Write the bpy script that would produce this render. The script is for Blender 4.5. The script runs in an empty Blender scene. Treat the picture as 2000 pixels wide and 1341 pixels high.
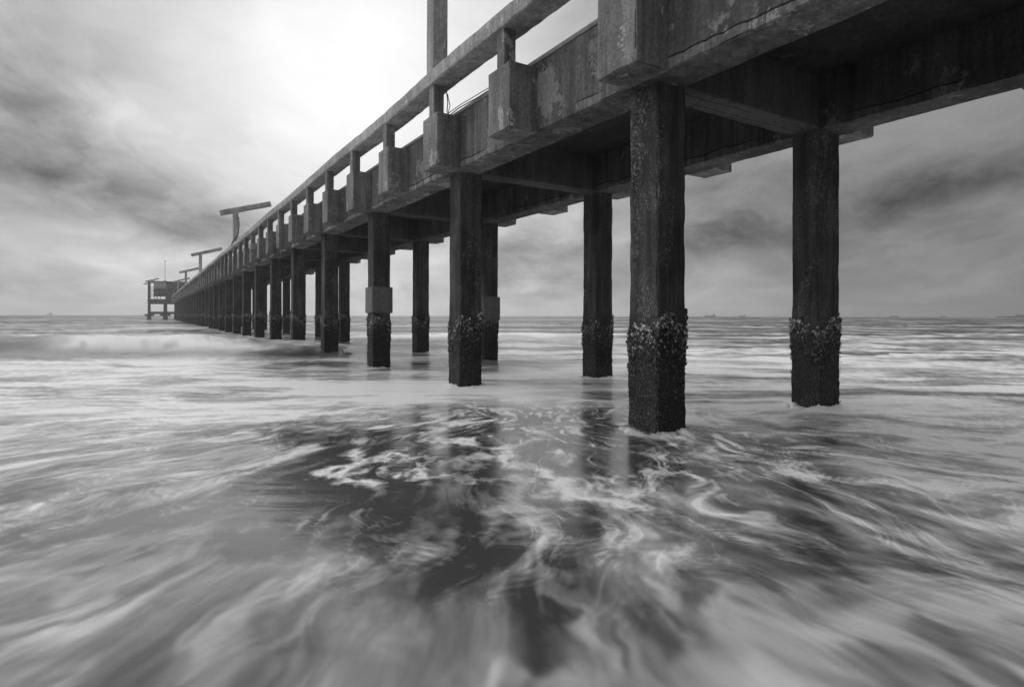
import bpy, math, random
import numpy as np

scene = bpy.context.scene
col = scene.collection
R = math.radians
random.seed(7)

# ------------------------------------------------------------------ camera
# world frame: +Y runs out along the pier, +X across it, sea level z = 0
YAW = 31.89                      # camera heading, degrees to the right of the pier axis
CAM_H = 1.2
cam_d = bpy.data.cameras.new("camera")
cam = bpy.data.objects.new("camera", cam_d)
col.objects.link(cam)
cam.location = (0, 0, CAM_H)
from mathutils import Matrix
cam.rotation_euler = (Matrix.Rotation(R(-YAW), 3, 'Z') @ Matrix.Rotation(R(90), 3, 'X') @ Matrix.Rotation(R(0.144), 3, 'Z')).to_euler()
cam_d.sensor_width = 36
cam_d.lens = 1134.3 / 2000 * 36
cam_d.shift_y = -55.2 / 2000
cam_d.clip_start = 0.05
cam_d.clip_end = 5000
scene.camera = cam

scene.view_settings.view_transform = 'Standard'
scene.view_settings.look = 'None'
scene.view_settings.exposure = 0.0
scene.view_settings.gamma = 1.0
scene.cycles.volume_bounces = 1
scene.cycles.max_bounces = 8
scene.cycles.diffuse_bounces = 4

SUN_AZ, SUN_EL = 17.1, 22.5      # from the pier axis, above the horizon


# ------------------------------------------------------------------ node helper
class NT:
    def __init__(self, tree):
        self.t = tree
        self.t.nodes.clear()

    def n(self, typ, **kw):
        nd = self.t.nodes.new(typ)
        for k, v in kw.items():
            setattr(nd, k, v)
        return nd

    def put(self, sock, v):
        if isinstance(v, bpy.types.NodeSocket):
            self.t.links.new(v, sock)
        elif v is not None:
            sock.default_value = v

    def m(self, op, a, b=None, c=None, clamp=False):
        nd = self.n('ShaderNodeMath', operation=op)
        nd.use_clamp = clamp
        self.put(nd.inputs[0], a)
        if b is not None:
            self.put(nd.inputs[1], b)
        if c is not None:
            self.put(nd.inputs[2], c)
        return nd.outputs[0]

    def add(self, a, b): return self.m('ADD', a, b)
    def sub(self, a, b): return self.m('SUBTRACT', a, b)
    def mul(self, a, b): return self.m('MULTIPLY', a, b)
    def div(self, a, b): return self.m('DIVIDE', a, b)

    def vm(self, op, a, b):
        nd = self.n('ShaderNodeVectorMath', operation=op)
        self.put(nd.inputs[0], a)
        self.put(nd.inputs[1], b)
        return nd.outputs['Value'] if op in ('DOT_PRODUCT', 'LENGTH') else nd.outputs[0]

    def ss(self, x, lo, hi, a=0.0, b=1.0):
        nd = self.n('ShaderNodeMapRange', interpolation_type='SMOOTHSTEP')
        self.put(nd.inputs['Value'], x)
        self.put(nd.inputs['From Min'], lo); self.put(nd.inputs['From Max'], hi)
        self.put(nd.inputs['To Min'], a); self.put(nd.inputs['To Max'], b)
        return nd.outputs[0]

    def lin(self, x, lo, hi, a=0.0, b=1.0):
        nd = self.n('ShaderNodeMapRange')
        nd.clamp = True
        self.put(nd.inputs['Value'], x)
        self.put(nd.inputs['From Min'], lo); self.put(nd.inputs['From Max'], hi)
        self.put(nd.inputs['To Min'], a); self.put(nd.inputs['To Max'], b)
        return nd.outputs[0]

    def noise(self, vec, scale=1.0, detail=5, rough=0.55, dist=0.0):
        nd = self.n('ShaderNodeTexNoise')
        self.put(nd.inputs['Vector'], vec)
        nd.inputs['Scale'].default_value = scale
        nd.inputs['Detail'].default_value = detail
        nd.inputs['Roughness'].default_value = rough
        nd.inputs['Distortion'].default_value = dist
        return nd.outputs[0]

    def vscale(self, vec, s):
        return self.vm('MULTIPLY', vec, s)

    def xyz(self, vec):
        nd = self.n('ShaderNodeSeparateXYZ')
        self.put(nd.inputs[0], vec)
        return nd.outputs

    def comb(self, x, y, z):
        nd = self.n('ShaderNodeCombineXYZ')
        for i, v in enumerate((x, y, z)):
            self.put(nd.inputs[i], v)
        return nd.outputs[0]

    def mixf(self, f, a, b):
        nd = self.n('ShaderNodeMix', data_type='FLOAT')
        self.put(nd.inputs[0], f); self.put(nd.inputs[2], a); self.put(nd.inputs[3], b)
        return nd.outputs[0]

    def grey(self, v):
        nd = self.n('ShaderNodeCombineColor')
        for i in range(3):
            self.put(nd.inputs[i], v)
        return nd.outputs[0]


# ------------------------------------------------------------------ sky
world = bpy.data.worlds.new("World")
scene.world = world
world.use_nodes = True
w = NT(world.node_tree)
tc = w.n('ShaderNodeTexCoord').outputs['Generated']
sky = w.n('ShaderNodeTexSky', sky_type='NISHITA')
sky.sun_disc = False
sky.sun_elevation = R(SUN_EL)
sky.sun_rotation = R(SUN_AZ)
bw = w.n('ShaderNodeRGBToBW')
w.put(bw.inputs[0], sky.outputs[0])
clear = w.mul(bw.outputs[0], 0.1)
dx, dy, dz = w.xyz(tc)
el = w.mul(w.m('ARCSINE', dz), 57.29578)
az = w.mul(w.m('ARCTAN2', dx, dy), 57.29578)          # 0 along the pier, + to the right
sd = (math.sin(R(SUN_AZ)) * math.cos(R(SUN_EL)), math.cos(R(SUN_AZ)) * math.cos(R(SUN_EL)), math.sin(R(SUN_EL)))
ang = w.mul(w.m('ARCCOSINE', w.m('MINIMUM', w.vm('DOT_PRODUCT', tc, sd), 0.99999)), 57.29578)
# cloud layer: drifting away from a point low over the sea ahead, so drawn out along that heading
DR = R(27)
inv = w.div(1.0, w.add(w.m('ABSOLUTE', dz), 0.27))
pa = w.mul(w.add(w.mul(dx, math.sin(DR)), w.mul(dy, math.cos(DR))), inv)
pc = w.mul(w.sub(w.mul(dx, math.cos(DR)), w.mul(dy, math.sin(DR))), inv)
P1 = w.comb(w.mul(pa, 0.75), w.mul(pc, 1.25), 0.0)
warp = w.noise(P1, 1.3, 4, 0.55)
P2 = w.comb(w.add(w.mul(pa, 0.9), w.mul(warp, 0.8)), w.add(w.mul(pc, 1.15), w.mul(warp, 0.7)), 3.7)
cl1 = w.ss(w.noise(P2, 1.3, 8, 0.56), 0.33, 0.67)
P3 = w.comb(w.add(w.mul(pa, 1.7), w.mul(warp, 0.9)), w.add(w.mul(pc, 1.9), w.mul(warp, 0.9)), 9.1)
cl2 = w.noise(P3, 1.95, 10, 0.57)


def lobe(a0, e0, wa, we, slope=0.0):
    """soft cloud bank round a bearing; slope = rise in elevation per degree of bearing"""
    da = w.sub(az, a0)
    de = w.sub(w.sub(el, e0), w.mul(da, slope))
    q = w.add(w.m('POWER', w.div(da, wa), 2.0), w.m('POWER', w.div(de, we), 2.0))
    q = w.add(q, w.mul(w.sub(cl2, 0.5), 3.0))
    return w.m('EXPONENT', w.mul(w.m('MAXIMUM', q, -0.4), -1.0))


def px(x, y):
    a = math.degrees(math.atan((x - 1000) / 1134.3)) + YAW
    e = math.degrees(math.atan((615 - y) / math.hypot(1134.3, x - 1000)))
    return a, e


base = w.add(w.add(w.mul(w.m('EXPONENT', w.mul(w.m('POWER', w.div(ang, 14.0), 2.0), -1.0)), 0.33),
                   w.mul(w.m('EXPONENT', w.mul(w.m('POWER', w.div(ang, 38.0), 2.0), -1.0)), 0.40)), 0.22)
# thinner cloud to the left of the sun, heavier to the right
base = w.mul(base, w.lin(az, -60.0, 80.0, 1.25, 0.80))
back = w.mul(w.m('COSINE', w.m('ARCTAN2', dx, dy)), -1.0)
base = w.mul(base, w.ss(back, 0.0, 0.9, 1.0, 0.55))             # unseen sky behind, darkened to keep the shoreward faces dark
left = w.m('EXPONENT', w.mul(w.m('POWER', w.div(w.add(az, 80.0), 34.0), 2.0), -1.0))
base = w.add(base, w.mul(w.mul(left, w.ss(el, 0.0, 12.0)), 1.7))   # unseen glow added on the left to light the outer pier faces
base = w.add(base, w.mul(w.ss(el, 36.0, 62.0), 1.0))      # unseen sky overhead, brightened to light the foam and upper faces
clr = w.ss(ang, 4.0, 26.0, 0.25, 1.0)        # the veil round the sun is nearly even
L = w.mul(base, w.add(1.0, w.mul(clr, w.mul(w.sub(cl1, 0.55), 0.34))))
L = w.mul(L, w.add(1.0, w.mul(clr, w.mul(w.sub(cl2, 0.5), 1.05))))
BANKS = []
for (x, y, wa, we, sl, amt) in [
        (60, 290, 9, 4.0, -0.32, 0.56), (330, 400, 10, 3.6, -0.42, 0.46), (30, 90, 5, 3.5, -0.4, 0.38),
        (470, 470, 6, 2.0, -0.15, 0.26), (60, 560, 8, 1.3, 0.0, 0.12),
        (1420, 440, 6.5, 3.2, 0.25, 0.60), (1700, 410, 8, 3.0, 0.30, 0.62), (1900, 340, 7, 2.5, 0.3, 0.46),
        (1030, 480, 5, 2.5, 0.1, 0.34), (1000, 540, 11, 5.5, 0.0, 0.30), (620, 590, 26, 3.0, 0.0, 0.16), (1880, 500, 8, 1.6, 0.15, 0.22), (1500, 340, 6, 2.5, 0.2, 0.2)]:
    a, e = px(x, y)
    L = w.mul(L, w.sub(1.0, w.mul(lobe(a, e, wa, we, sl), amt)))
for (x, y, wa, we, sl, amt) in [(1430, 520, 3.2, 1.3, 0.3, 0.45), 
                                (200, 225, 4.5, 2.5, -0.4, 0.18), (1800, 240, 14, 3, 0.0, 0.12), (250, 520, 14, 2.5, 0, 0.1)]:
    a, e = px(x, y)
    L = w.mul(L, w.add(1.0, w.mul(lobe(a, e, wa, we, sl), amt)))
L = w.add(w.mul(L, 0.94), w.mul(clear, 0.06))
bg = w.n('ShaderNodeBackground')
w.put(bg.inputs['Color'], w.grey(w.mul(L, 10.0)))
bg.inputs['Strength'].default_value = 0.1
wo = w.n('ShaderNodeOutputWorld')
w.put(wo.inputs[0], bg.outputs[0])

# ------------------------------------------------------------------ sun behind thin cloud
sl = bpy.data.lights.new("sun", 'SUN')
sl.energy = 0.5
sl.angle = R(60)
sl.color = (1.0, 0.995, 0.985)
sun = bpy.data.objects.new("sun", sl)
col.objects.link(sun)
from mathutils import Vector
sun.rotation_euler = Vector(sd).to_track_quat('Z', 'Y').to_euler()
sun.location = (0, 0, 40)


# ------------------------------------------------------------------ numpy noise
def _hash(ix, iy, iz, seed):
    h = (ix.astype(np.uint64) * np.uint64(374761393) + iy.astype(np.uint64) * np.uint64(668265263)
         + iz.astype(np.uint64) * np.uint64(2147483647) + np.uint64(seed * 144665 + 1013)) & np.uint64(0xffffffff)
    h = ((h ^ (h >> np.uint64(13))) * np.uint64(1274126177)) & np.uint64(0xffffffff)
    h = ((h ^ (h >> np.uint64(16))) * np.uint64(2246822519)) & np.uint64(0xffffffff)
    return ((h ^ (h >> np.uint64(15))) & np.uint64(0xffffff)).astype(np.float64) / 0xffffff


def vnoise(p, seed=0):
    """3-D value noise in -1..1"""
    p = np.asarray(p, float) + 1000.0
    i = np.floor(p).astype(np.int64)
    f = p - i
    f = f * f * (3 - 2 * f)
    r = 0
    for a in (0, 1):
        for b in (0, 1):
            for c in (0, 1):
                wgt = (f[:, 0] if a else 1 - f[:, 0]) * (f[:, 1] if b else 1 - f[:, 1]) * (f[:, 2] if c else 1 - f[:, 2])
                r = r + wgt * _hash(i[:, 0] + a, i[:, 1] + b, i[:, 2] + c, seed)
    return r * 2 - 1


def fbm(p, seed=0, octv=4, gain=0.5):
    r, a, s = 0, 1.0, 0
    p = np.asarray(p, float)
    for o in range(octv):
        r = r + a * vnoise(p * 2.03 ** o + 17.3 * o, seed + o)
        s += a
        a *= gain
    return r / s


# ------------------------------------------------------------------ mesh helpers
def mesh_from(name, v, f, mat, smooth=True):
    me = bpy.data.meshes.new(name)
    me.from_pydata([tuple(q) for q in v], [], f)
    me.materials.append(mat)
    if smooth:
        me.polygons.foreach_set('use_smooth', [True] * len(me.polygons))
        me.set_sharp_from_angle(angle=R(33))
    me.update()
    return me


class MB:
    """collects pieces of ONE mesh"""
    def __init__(self):
        self.v, self.f, self.k = [], [], 0

    def raw(self, v, f):
        self.v.append(np.asarray(v, float))
        self.f += [tuple(int(i) + self.k for i in q) for q in f]
        self.k += len(v)
        return self

    def rbox(self, lo, hi, r=0.012, cell=None, amp=0.0, chip=0.0, seed=0, freq=3.0):
        v, f = rough_box(lo, hi, r, cell, amp, chip, seed, freq)
        return self.raw(v, f)

    def beam(self, a, b, wd, ht, up=(0, 0, 1), r=0.008):
        a, b = np.array(a, float), np.array(b, float)
        L = np.linalg.norm(b - a)
        v, f = rough_box((-wd / 2, -ht / 2, 0), (wd / 2, ht / 2, L), r)
        z = (b - a) / L
        x = np.cross(np.array(up, float), z)
        if np.linalg.norm(x) < 1e-4:
            x = np.array((1.0, 0, 0))
        x /= np.linalg.norm(x)
        y = np.cross(z, x)
        return self.raw(a + v[:, :1] * x + v[:, 1:2] * y + v[:, 2:] * z, f)

    def tube(self, pts, rad, n=8, cap=True):
        pts = np.array(pts, float)
        m = len(pts)
        rad = np.broadcast_to(rad, (m,))
        t = np.gradient(pts, axis=0)
        t /= np.linalg.norm(t, axis=1)[:, None]
        ref = np.array((0, 0, 1.0)) if abs(t[0][2]) < 0.9 else np.array((1.0, 0, 0))
        v = []
        for i in range(m):
            x = np.cross(ref, t[i]); x /= np.linalg.norm(x)
            y = np.cross(t[i], x)
            for j in range(n):
                a = 2 * math.pi * j / n
                v.append(pts[i] + rad[i] * (math.cos(a) * x + math.sin(a) * y))
        f = [(i * n + j, i * n + (j + 1) % n, (i + 1) * n + (j + 1) % n, (i + 1) * n + j) for i in range(m - 1) for j in range(n)]
        if cap:
            f += [tuple(range(n))[::-1], tuple((m - 1) * n + j for j in range(n))]
        return self.raw(v, f)

    def mesh(self, name, mat, smooth=True):
        return mesh_from(name, np.concatenate(self.v), self.f, mat, smooth)


def rough_box(lo, hi, r=0.012, cell=None, amp=0.0, chip=0.0, seed=0, freq=3.0):
    lo, hi = np.array(lo, float), np.array(hi, float)
    r = min(r, 0.45 * float((hi - lo).min()))
    ax = []
    for k in range(3):
        L = hi[k] - lo[k]
        inner = L - 2 * r
        n = max(1, int(math.ceil(inner / cell))) if cell else 1
        ax.append(np.concatenate([[lo[k], lo[k] + r * 0.35], np.linspace(lo[k] + r, hi[k] - r, n + 1), [hi[k] - r * 0.35, hi[k]]]))
    V, F = [], []
    off = 0
    for k in range(3):
        a, b = (k + 1) % 3, (k + 2) % 3
        A, B = np.meshgrid(ax[a], ax[b], indexing='ij')
        na, nb = A.shape
        ii, jj = np.meshgrid(np.arange(na - 1), np.arange(nb - 1), indexing='ij')
        q = np.stack([ii * nb + jj, (ii + 1) * nb + jj, (ii + 1) * nb + jj + 1, ii * nb + jj + 1], -1).reshape(-1, 4)
        for side in (0, 1):
            P = np.zeros((na * nb, 3))
            P[:, a], P[:, b] = A.ravel(), B.ravel()
            P[:, k] = hi[k] if side else lo[k]
            V.append(P)
            F.append((q if side else q[:, ::-1]) + off)
            off += na * nb
    V = np.concatenate(V); F = np.concatenate(F)
    key = np.round(V, 5)
    _, first, invx = np.unique(key, axis=0, return_index=True, return_inverse=True)
    V = V[first]; F = invx.reshape(-1)[F]
    inn = np.clip(V, lo + r, hi - r)
    d = V - inn
    ln = np.linalg.norm(d, axis=1)[:, None]
    nrm = d / np.maximum(ln, 1e-9)
    V = inn + nrm * r
    if amp or chip:
        disp = amp * fbm(V * freq, seed, 3)
        if chip:
            edge = (np.sort(np.abs(d), axis=1)[:, 1] > r * 0.2)
            c = np.clip(fbm(V * 5.0, seed + 9, 3) - 0.08, 0, 1)
            disp = disp - np.where(edge, chip * np.minimum(c * 3.0, 1.0), chip * 0.12 * c)
        V = V + nrm * disp[:, None]
    return V, [tuple(q) for q in F.tolist()]


def link(name, me, parent=None, world_loc=(0, 0, 0), rz=0.0):
    o = bpy.data.objects.new(name, me)
    col.objects.link(o)
    if parent is not None:
        o.parent = parent
        q = Vector(world_loc)
        pp = parent
        while pp is not None:
            q = q - Vector(pp.location)
            pp = pp.parent
        o.location = q
    else:
        o.location = world_loc
    o.rotation_euler = (0, 0, rz)
    return o


def thing(name, label, cat, loc=(0, 0, 0), group=None, me=None):
    o = bpy.data.objects.new(name, me)
    col.objects.link(o)
    o.location = loc
    o['label'] = label
    o['category'] = cat
    if group:
        o['group'] = group
    return o


# ------------------------------------------------------------------ materials
def new_mat(name):
    m = bpy.data.materials.new(name)
    m.use_nodes = True
    return m, NT(m.node_tree)


def finish(t, colour, rough, bump=None, bstr=0.5, bdist=0.02, spec=0.5):
    b = t.n('ShaderNodeBsdfPrincipled')
    t.put(b.inputs['Base Color'], colour)
    t.put(b.inputs['Roughness'], rough)
    b.inputs['Specular IOR Level'].default_value = spec
    if bump is not None:
        bn = t.n('ShaderNodeBump')
        bn.inputs['Strength'].default_value = bstr
        bn.inputs['Distance'].default_value = bdist
        t.put(bn.inputs['Height'], bump)
        t.put(b.inputs['Normal'], bn.outputs[0])
    o = t.n('ShaderNodeOutputMaterial')
    t.put(o.inputs[0], b.outputs[0])


def concrete(name, base, light, peel=0.58, streak=0.7, crack=0.0, edge_crack=None, rough=0.82, grime=1.0, bump=0.6, split=False, patches=()):
    m, t = new_mat(name)
    pos = t.n('ShaderNodeNewGeometry').outputs['Position']
    x, y, z = t.xyz(pos)
    n1 = t.noise(pos, 0.9, 6, 0.62)
    wv = t.noise(pos, 3.0, 3, 0.5)
    st = t.noise(t.vscale(pos, (7.0, 7.0, 0.55)), 1.0, 6, 0.62, 0.3)
    st2 = t.noise(t.vscale(pos, (22.0, 22.0, 1.4)), 1.0, 4, 0.6, 0.2)
    fine = t.noise(pos, 26.0, 7, 0.68)
    grit = t.noise(pos, 90.0, 3, 0.6)
    pl = t.noise(t.vscale(pos, (1.0, 1.0, 0.6)), 2.6, 7, 0.6, 0.5)
    val = t.lin(n1, 0.25, 0.75, 1 - 0.55 * grime, 1 + 0.55 * grime)
    val = t.mul(val, t.lin(st, 0.3, 0.7, 1 - 0.62 * streak, 1 + 0.5 * streak))
    val = t.mul(val, t.lin(st2, 0.3, 0.7, 1 - 0.25 * streak, 1 + 0.25 * streak))
    val = t.mul(val, t.lin(fine, 0.25, 0.75, 0.55, 1.5))
    val = t.mul(val, t.lin(grit, 0.25, 0.75, 0.8, 1.2))
    val = t.mul(val, base)
    for (py, pz, ry, rz) in patches:
        qd = t.add(t.m('POWER', t.div(t.sub(y, py), ry), 2.0), t.m('POWER', t.div(t.sub(z, pz), rz), 2.0))
        pl = t.add(pl, t.mul(t.ss(t.add(qd, t.mul(t.sub(st, 0.5), 1.6)), 0.35, 1.25, 1.0, 0.0), 0.13))
    pm = t.mul(t.ss(t.add(pl, t.mul(t.sub(fine, 0.5), 0.22)), peel, peel + 0.035), t.lin(fine, 0.3, 0.7, 0.5, 1.0))
    val = t.mixf(pm, val, t.mul(t.lin(fine, 0.3, 0.7, 0.7, 1.2), light))
    h = t.add(t.add(t.mul(fine, 0.5), t.mul(grit, 0.15)), t.add(t.mul(pm, 0.25), t.mul(n1, 0.5)))
    if crack:
        wp = t.vm('ADD', pos, t.comb(t.mul(wv, 0.35), t.mul(wv, 0.35), t.mul(fine, 0.06)))
        vo = t.n('ShaderNodeTexVoronoi', feature='DISTANCE_TO_EDGE')
        t.put(vo.inputs['Vector'], wp)
        vo.inputs['Scale'].default_value = 0.9
        ck = t.mul(t.ss(vo.outputs['Distance'], 0.0025, 0.010, 1.0, 0.0), t.ss(t.noise(pos, 0.7, 2), 0.5, 0.58))
        ck = t.mul(ck, crack)
        val = t.mul(val, t.sub(1.0, t.mul(ck, 0.85)))
        h = t.sub(h, t.mul(ck, 1.2))
    if edge_crack is not None:
        # long break where the cover has split off above the beam's lower edge
        zz, wd = edge_crack
        line = t.add(zz, t.add(t.mul(t.sub(t.noise(t.vscale(pos, (1, 1, 0)), 1.3, 6, 0.65), 0.5), wd), t.mul(t.sub(wv, 0.5), 0.02)))
        dd = t.m('ABSOLUTE', t.sub(z, line))
        on = t.ss(t.noise(t.vscale(pos, (1, 1, 0)), 0.55, 2), 0.40, 0.50)
        ck = t.mul(t.ss(dd, 0.003, 0.012, 1.0, 0.0), on)
        below = t.mul(t.ss(t.sub(line, z), -0.004, 0.004), on)
        val = t.mul(val, t.add(1.0, t.mul(below, 0.7)))
        val = t.mul(val, t.sub(1.0, t.mul(ck, 0.92)))
        h = t.sub(t.add(h, t.mul(t.mul(below, fine), 0.6)), t.mul(ck, 1.5))
    if split:
        # rusted bars have split the underside lengthwise
        ox, oy, oz = t.xyz(t.n('ShaderNodeTexCoord').outputs['Object'])
        for off, sd_, wd in ((-0.08, 0.0, 0.16), (0.07, 7.0, 0.12), (0.15, 3.0, 0.06)):
            ln = t.add(off, t.mul(t.sub(t.noise(t.comb(x, t.mul(y, 0.05), sd_), 1.6, 5, 0.6), 0.5), wd))
            ck = t.mul(t.ss(t.m('ABSOLUTE', t.sub(oy, ln)), 0.002, 0.011, 1.0, 0.0), t.ss(t.noise(t.comb(x, y, sd_), 0.6, 2), 0.36, 0.46))
            val = t.mul(val, t.sub(1.0, t.mul(ck, 0.92)))
            h = t.sub(h, t.mul(ck, 1.5))
    finish(t, t.grey(val), rough, h, bump, 0.02, 0.2)
    return m


M = {}
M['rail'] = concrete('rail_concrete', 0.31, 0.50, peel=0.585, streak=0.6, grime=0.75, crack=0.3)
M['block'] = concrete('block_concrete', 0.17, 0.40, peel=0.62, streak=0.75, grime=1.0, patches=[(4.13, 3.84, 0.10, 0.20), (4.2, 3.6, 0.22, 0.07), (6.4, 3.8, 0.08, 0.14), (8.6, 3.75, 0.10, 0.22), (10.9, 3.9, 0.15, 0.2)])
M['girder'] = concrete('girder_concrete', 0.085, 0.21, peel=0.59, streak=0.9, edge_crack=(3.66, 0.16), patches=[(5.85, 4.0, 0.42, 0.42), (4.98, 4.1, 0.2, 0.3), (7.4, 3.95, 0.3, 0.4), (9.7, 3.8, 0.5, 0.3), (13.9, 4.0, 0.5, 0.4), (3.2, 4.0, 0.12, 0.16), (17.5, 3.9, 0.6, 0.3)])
M['girder_shade'] = concrete('shaded_girder_concrete', 0.05, 0.13, peel=0.62, streak=0.9, edge_crack=(3.66, 0.16))  # darker copy of the girder concrete, shade put into its colour
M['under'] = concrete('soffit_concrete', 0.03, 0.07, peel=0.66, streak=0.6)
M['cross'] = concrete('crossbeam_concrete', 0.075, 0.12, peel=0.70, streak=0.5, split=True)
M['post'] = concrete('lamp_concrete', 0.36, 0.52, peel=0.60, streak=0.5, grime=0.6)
M['collar'] = concrete('repair_concrete', 0.13, 0.17, peel=0.72, streak=0.3, grime=0.4)
M['far'] = concrete('pier_head_concrete', 0.07, 0.12, peel=0.68, streak=0.6)
M['wall'] = concrete('painted_wall', 0.75, 0.8, peel=0.70, streak=0.4, grime=0.4)
M['dark'] = concrete('weathered_timber', 0.045, 0.06, peel=0.72, streak=0.6)


def pile_material():
    m, t = new_mat('pile_concrete')
    pos = t.n('ShaderNodeNewGeometry').outputs['Position']
    x, y, z = t.xyz(pos)
    n1 = t.noise(pos, 1.6, 6, 0.62)
    st = t.noise(t.vscale(pos, (9.0, 9.0, 0.45)), 1.0, 5, 0.6, 0.4)
    fine = t.noise(pos, 30.0, 7, 0.66)
    speck = t.noise(t.vscale(pos, (1, 1, 0.75)), 34.0, 6, 0.72, 1.2)
    val = t.mul(t.lin(n1, 0.3, 0.7, 0.55, 1.5), t.lin(st, 0.3, 0.7, 0.45, 1.6))
    val = t.mul(val, t.lin(fine, 0.25, 0.75, 0.65, 1.35))
    up = t.mul(val, 0.046)
    # pale flaking paint in small flecks, high on the piles and in patches
    fl = t.mul(t.ss(speck, 0.50, 0.60), t.ss(t.noise(t.vscale(pos, (1.6, 1.6, 0.6)), 1.7, 6, 0.65), 0.46, 0.62))
    up = t.mixf(fl, up, t.mul(t.lin(fine, 0.3, 0.7, 0.5, 1.5), 0.19))
    # tidal zone: dark slime with small pale barnacles
    zl = t.add(z, t.mul(t.sub(n1, 0.5), 0.25))
    wet = t.ss(zl, 0.95, 1.25, 1.0, 0.0)
    vo = t.n('ShaderNodeTexVoronoi', feature='F1')
    t.put(vo.inputs['Vector'], t.vm('ADD', pos, t.comb(t.mul(fine, 0.02), t.mul(fine, 0.02), t.mul(n1, 0.02))))
    vo.inputs['Scale'].default_value = 62.0
    dens = t.noise(pos, 3.2, 4, 0.6)
    bar = t.mul(t.ss(vo.outputs['Distance'], 0.18, 0.42, 1.0, 0.0), t.ss(t.add(dens, t.mul(t.sub(0.55, z), 0.12)), 0.38, 0.52))
    cr = t.xyz(vo.outputs['Color'])[0]
    bar = t.mul(bar, t.ss(cr, 0.35, 0.75))
    low = t.mul(t.lin(fine, 0.25, 0.75, 0.4, 1.6), t.mul(t.lin(n1, 0.3, 0.7, 0.7, 1.4), 0.022))
    low = t.mixf(bar, low, t.add(0.07, t.mul(cr, 0.22)))
    v = t.mixf(wet, up, low)
    h = t.add(t.mul(fine, 0.6), t.add(t.mul(n1, 0.3), t.mul(t.mul(bar, wet), 0.9)))
    finish(t, t.grey(v), t.mixf(wet, 0.9, 0.7), h, 0.9, 0.02, 0.15)
    return m


M['pile'] = pile_material()


def shell_material():
    m, t = new_mat('oyster_shell')
    g = t.n('ShaderNodeNewGeometry')
    rnd = g.outputs['Random Per Island']
    pos = g.outputs['Position']
    fine = t.noise(pos, 60.0, 5, 0.65)
    z = t.xyz(pos)[2]
    v = t.add(0.02, t.mul(t.m('POWER', rnd, 2.8), 0.46))
    v = t.mul(v, t.lin(z, 0.75, 1.12, 0.32, 1.15))
    v = t.mul(v, t.lin(fine, 0.25, 0.75, 0.5, 1.5))
    finish(t, t.grey(v), t.lin(fine, 0.3, 0.7, 0.35, 0.8), fine, 0.5, 0.01, 0.4)
    return m


M['shell'] = shell_material()


def plain(name, v, rough=0.6, metal=0.0):
    m, t = new_mat(name)
    pos = t.n('ShaderNodeNewGeometry').outputs['Position']
    fine = t.noise(pos, 14.0, 6, 0.6)
    finish(t, t.grey(t.mul(t.lin(fine, 0.25, 0.75, 0.65, 1.35), v)), rough, fine, 0.3, 0.01)
    return m


M['pipe'] = plain('grey_pipe', 0.22, 0.45)
M['cable'] = plain('dark_cable', 0.03, 0.6)
M['hull'] = plain('ship_hull', 0.05, 0.6)
M['ship_white'] = plain('ship_white', 0.45, 0.6)
M['steel'] = plain('galvanised_steel', 0.25, 0.5)
M['window'] = plain('dark_window', 0.02, 0.2)

# ------------------------------------------------------------------ the pier: measurements (metres)
UA, S = 4.193, 4.401                       # first bent in view, bay length
PW = 0.41                                  # pile side
VA, VB = 4.539, 7.455                      # pile rows (centres)
GL, GR = (4.218, 4.703), (7.20, 7.662)     # edge girders
ZB, ZT = 3.562, 4.44                       # girder soffit, deck level
BV, BT = 3.802, 4.395                      # block outer face, block top
BL = 0.551
RV = (3.798, 4.176)                        # handrail
RZ = (4.875, 5.102)
I0, I1 = -4, 32
pier = thing('pier', 'long weathered concrete pier on barnacled square piles running out to sea', 'pier', (6.0, UA, 0))


def bent_u(i):
    return UA + i * S + PW / 2


def pile_mesh(seed):
    b = MB()
    v, f = rough_box((-PW / 2, -PW / 2, -1.0), (PW / 2, PW / 2, ZB + 0.04), 0.022, 0.05, 0.006, 0.016, seed, 4.0)
    # growth thickens the tidal zone
    d = np.clip(1 - np.abs(v[:, 2] - 0.95) / 0.3, 0, 1) * 0.012 + np.where(v[:, 2] < 1.1, 0.008 * (1 + fbm(v * 22.0, seed + 3, 2)), 0)
    rr = v[:, :2] / np.maximum(np.abs(v[:, :2]).max(1), 1e-6)[:, None]
    v[:, :2] += rr * d[:, None]
    b.raw(v, f)
    return b.mesh('pile', M['pile'])


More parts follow.
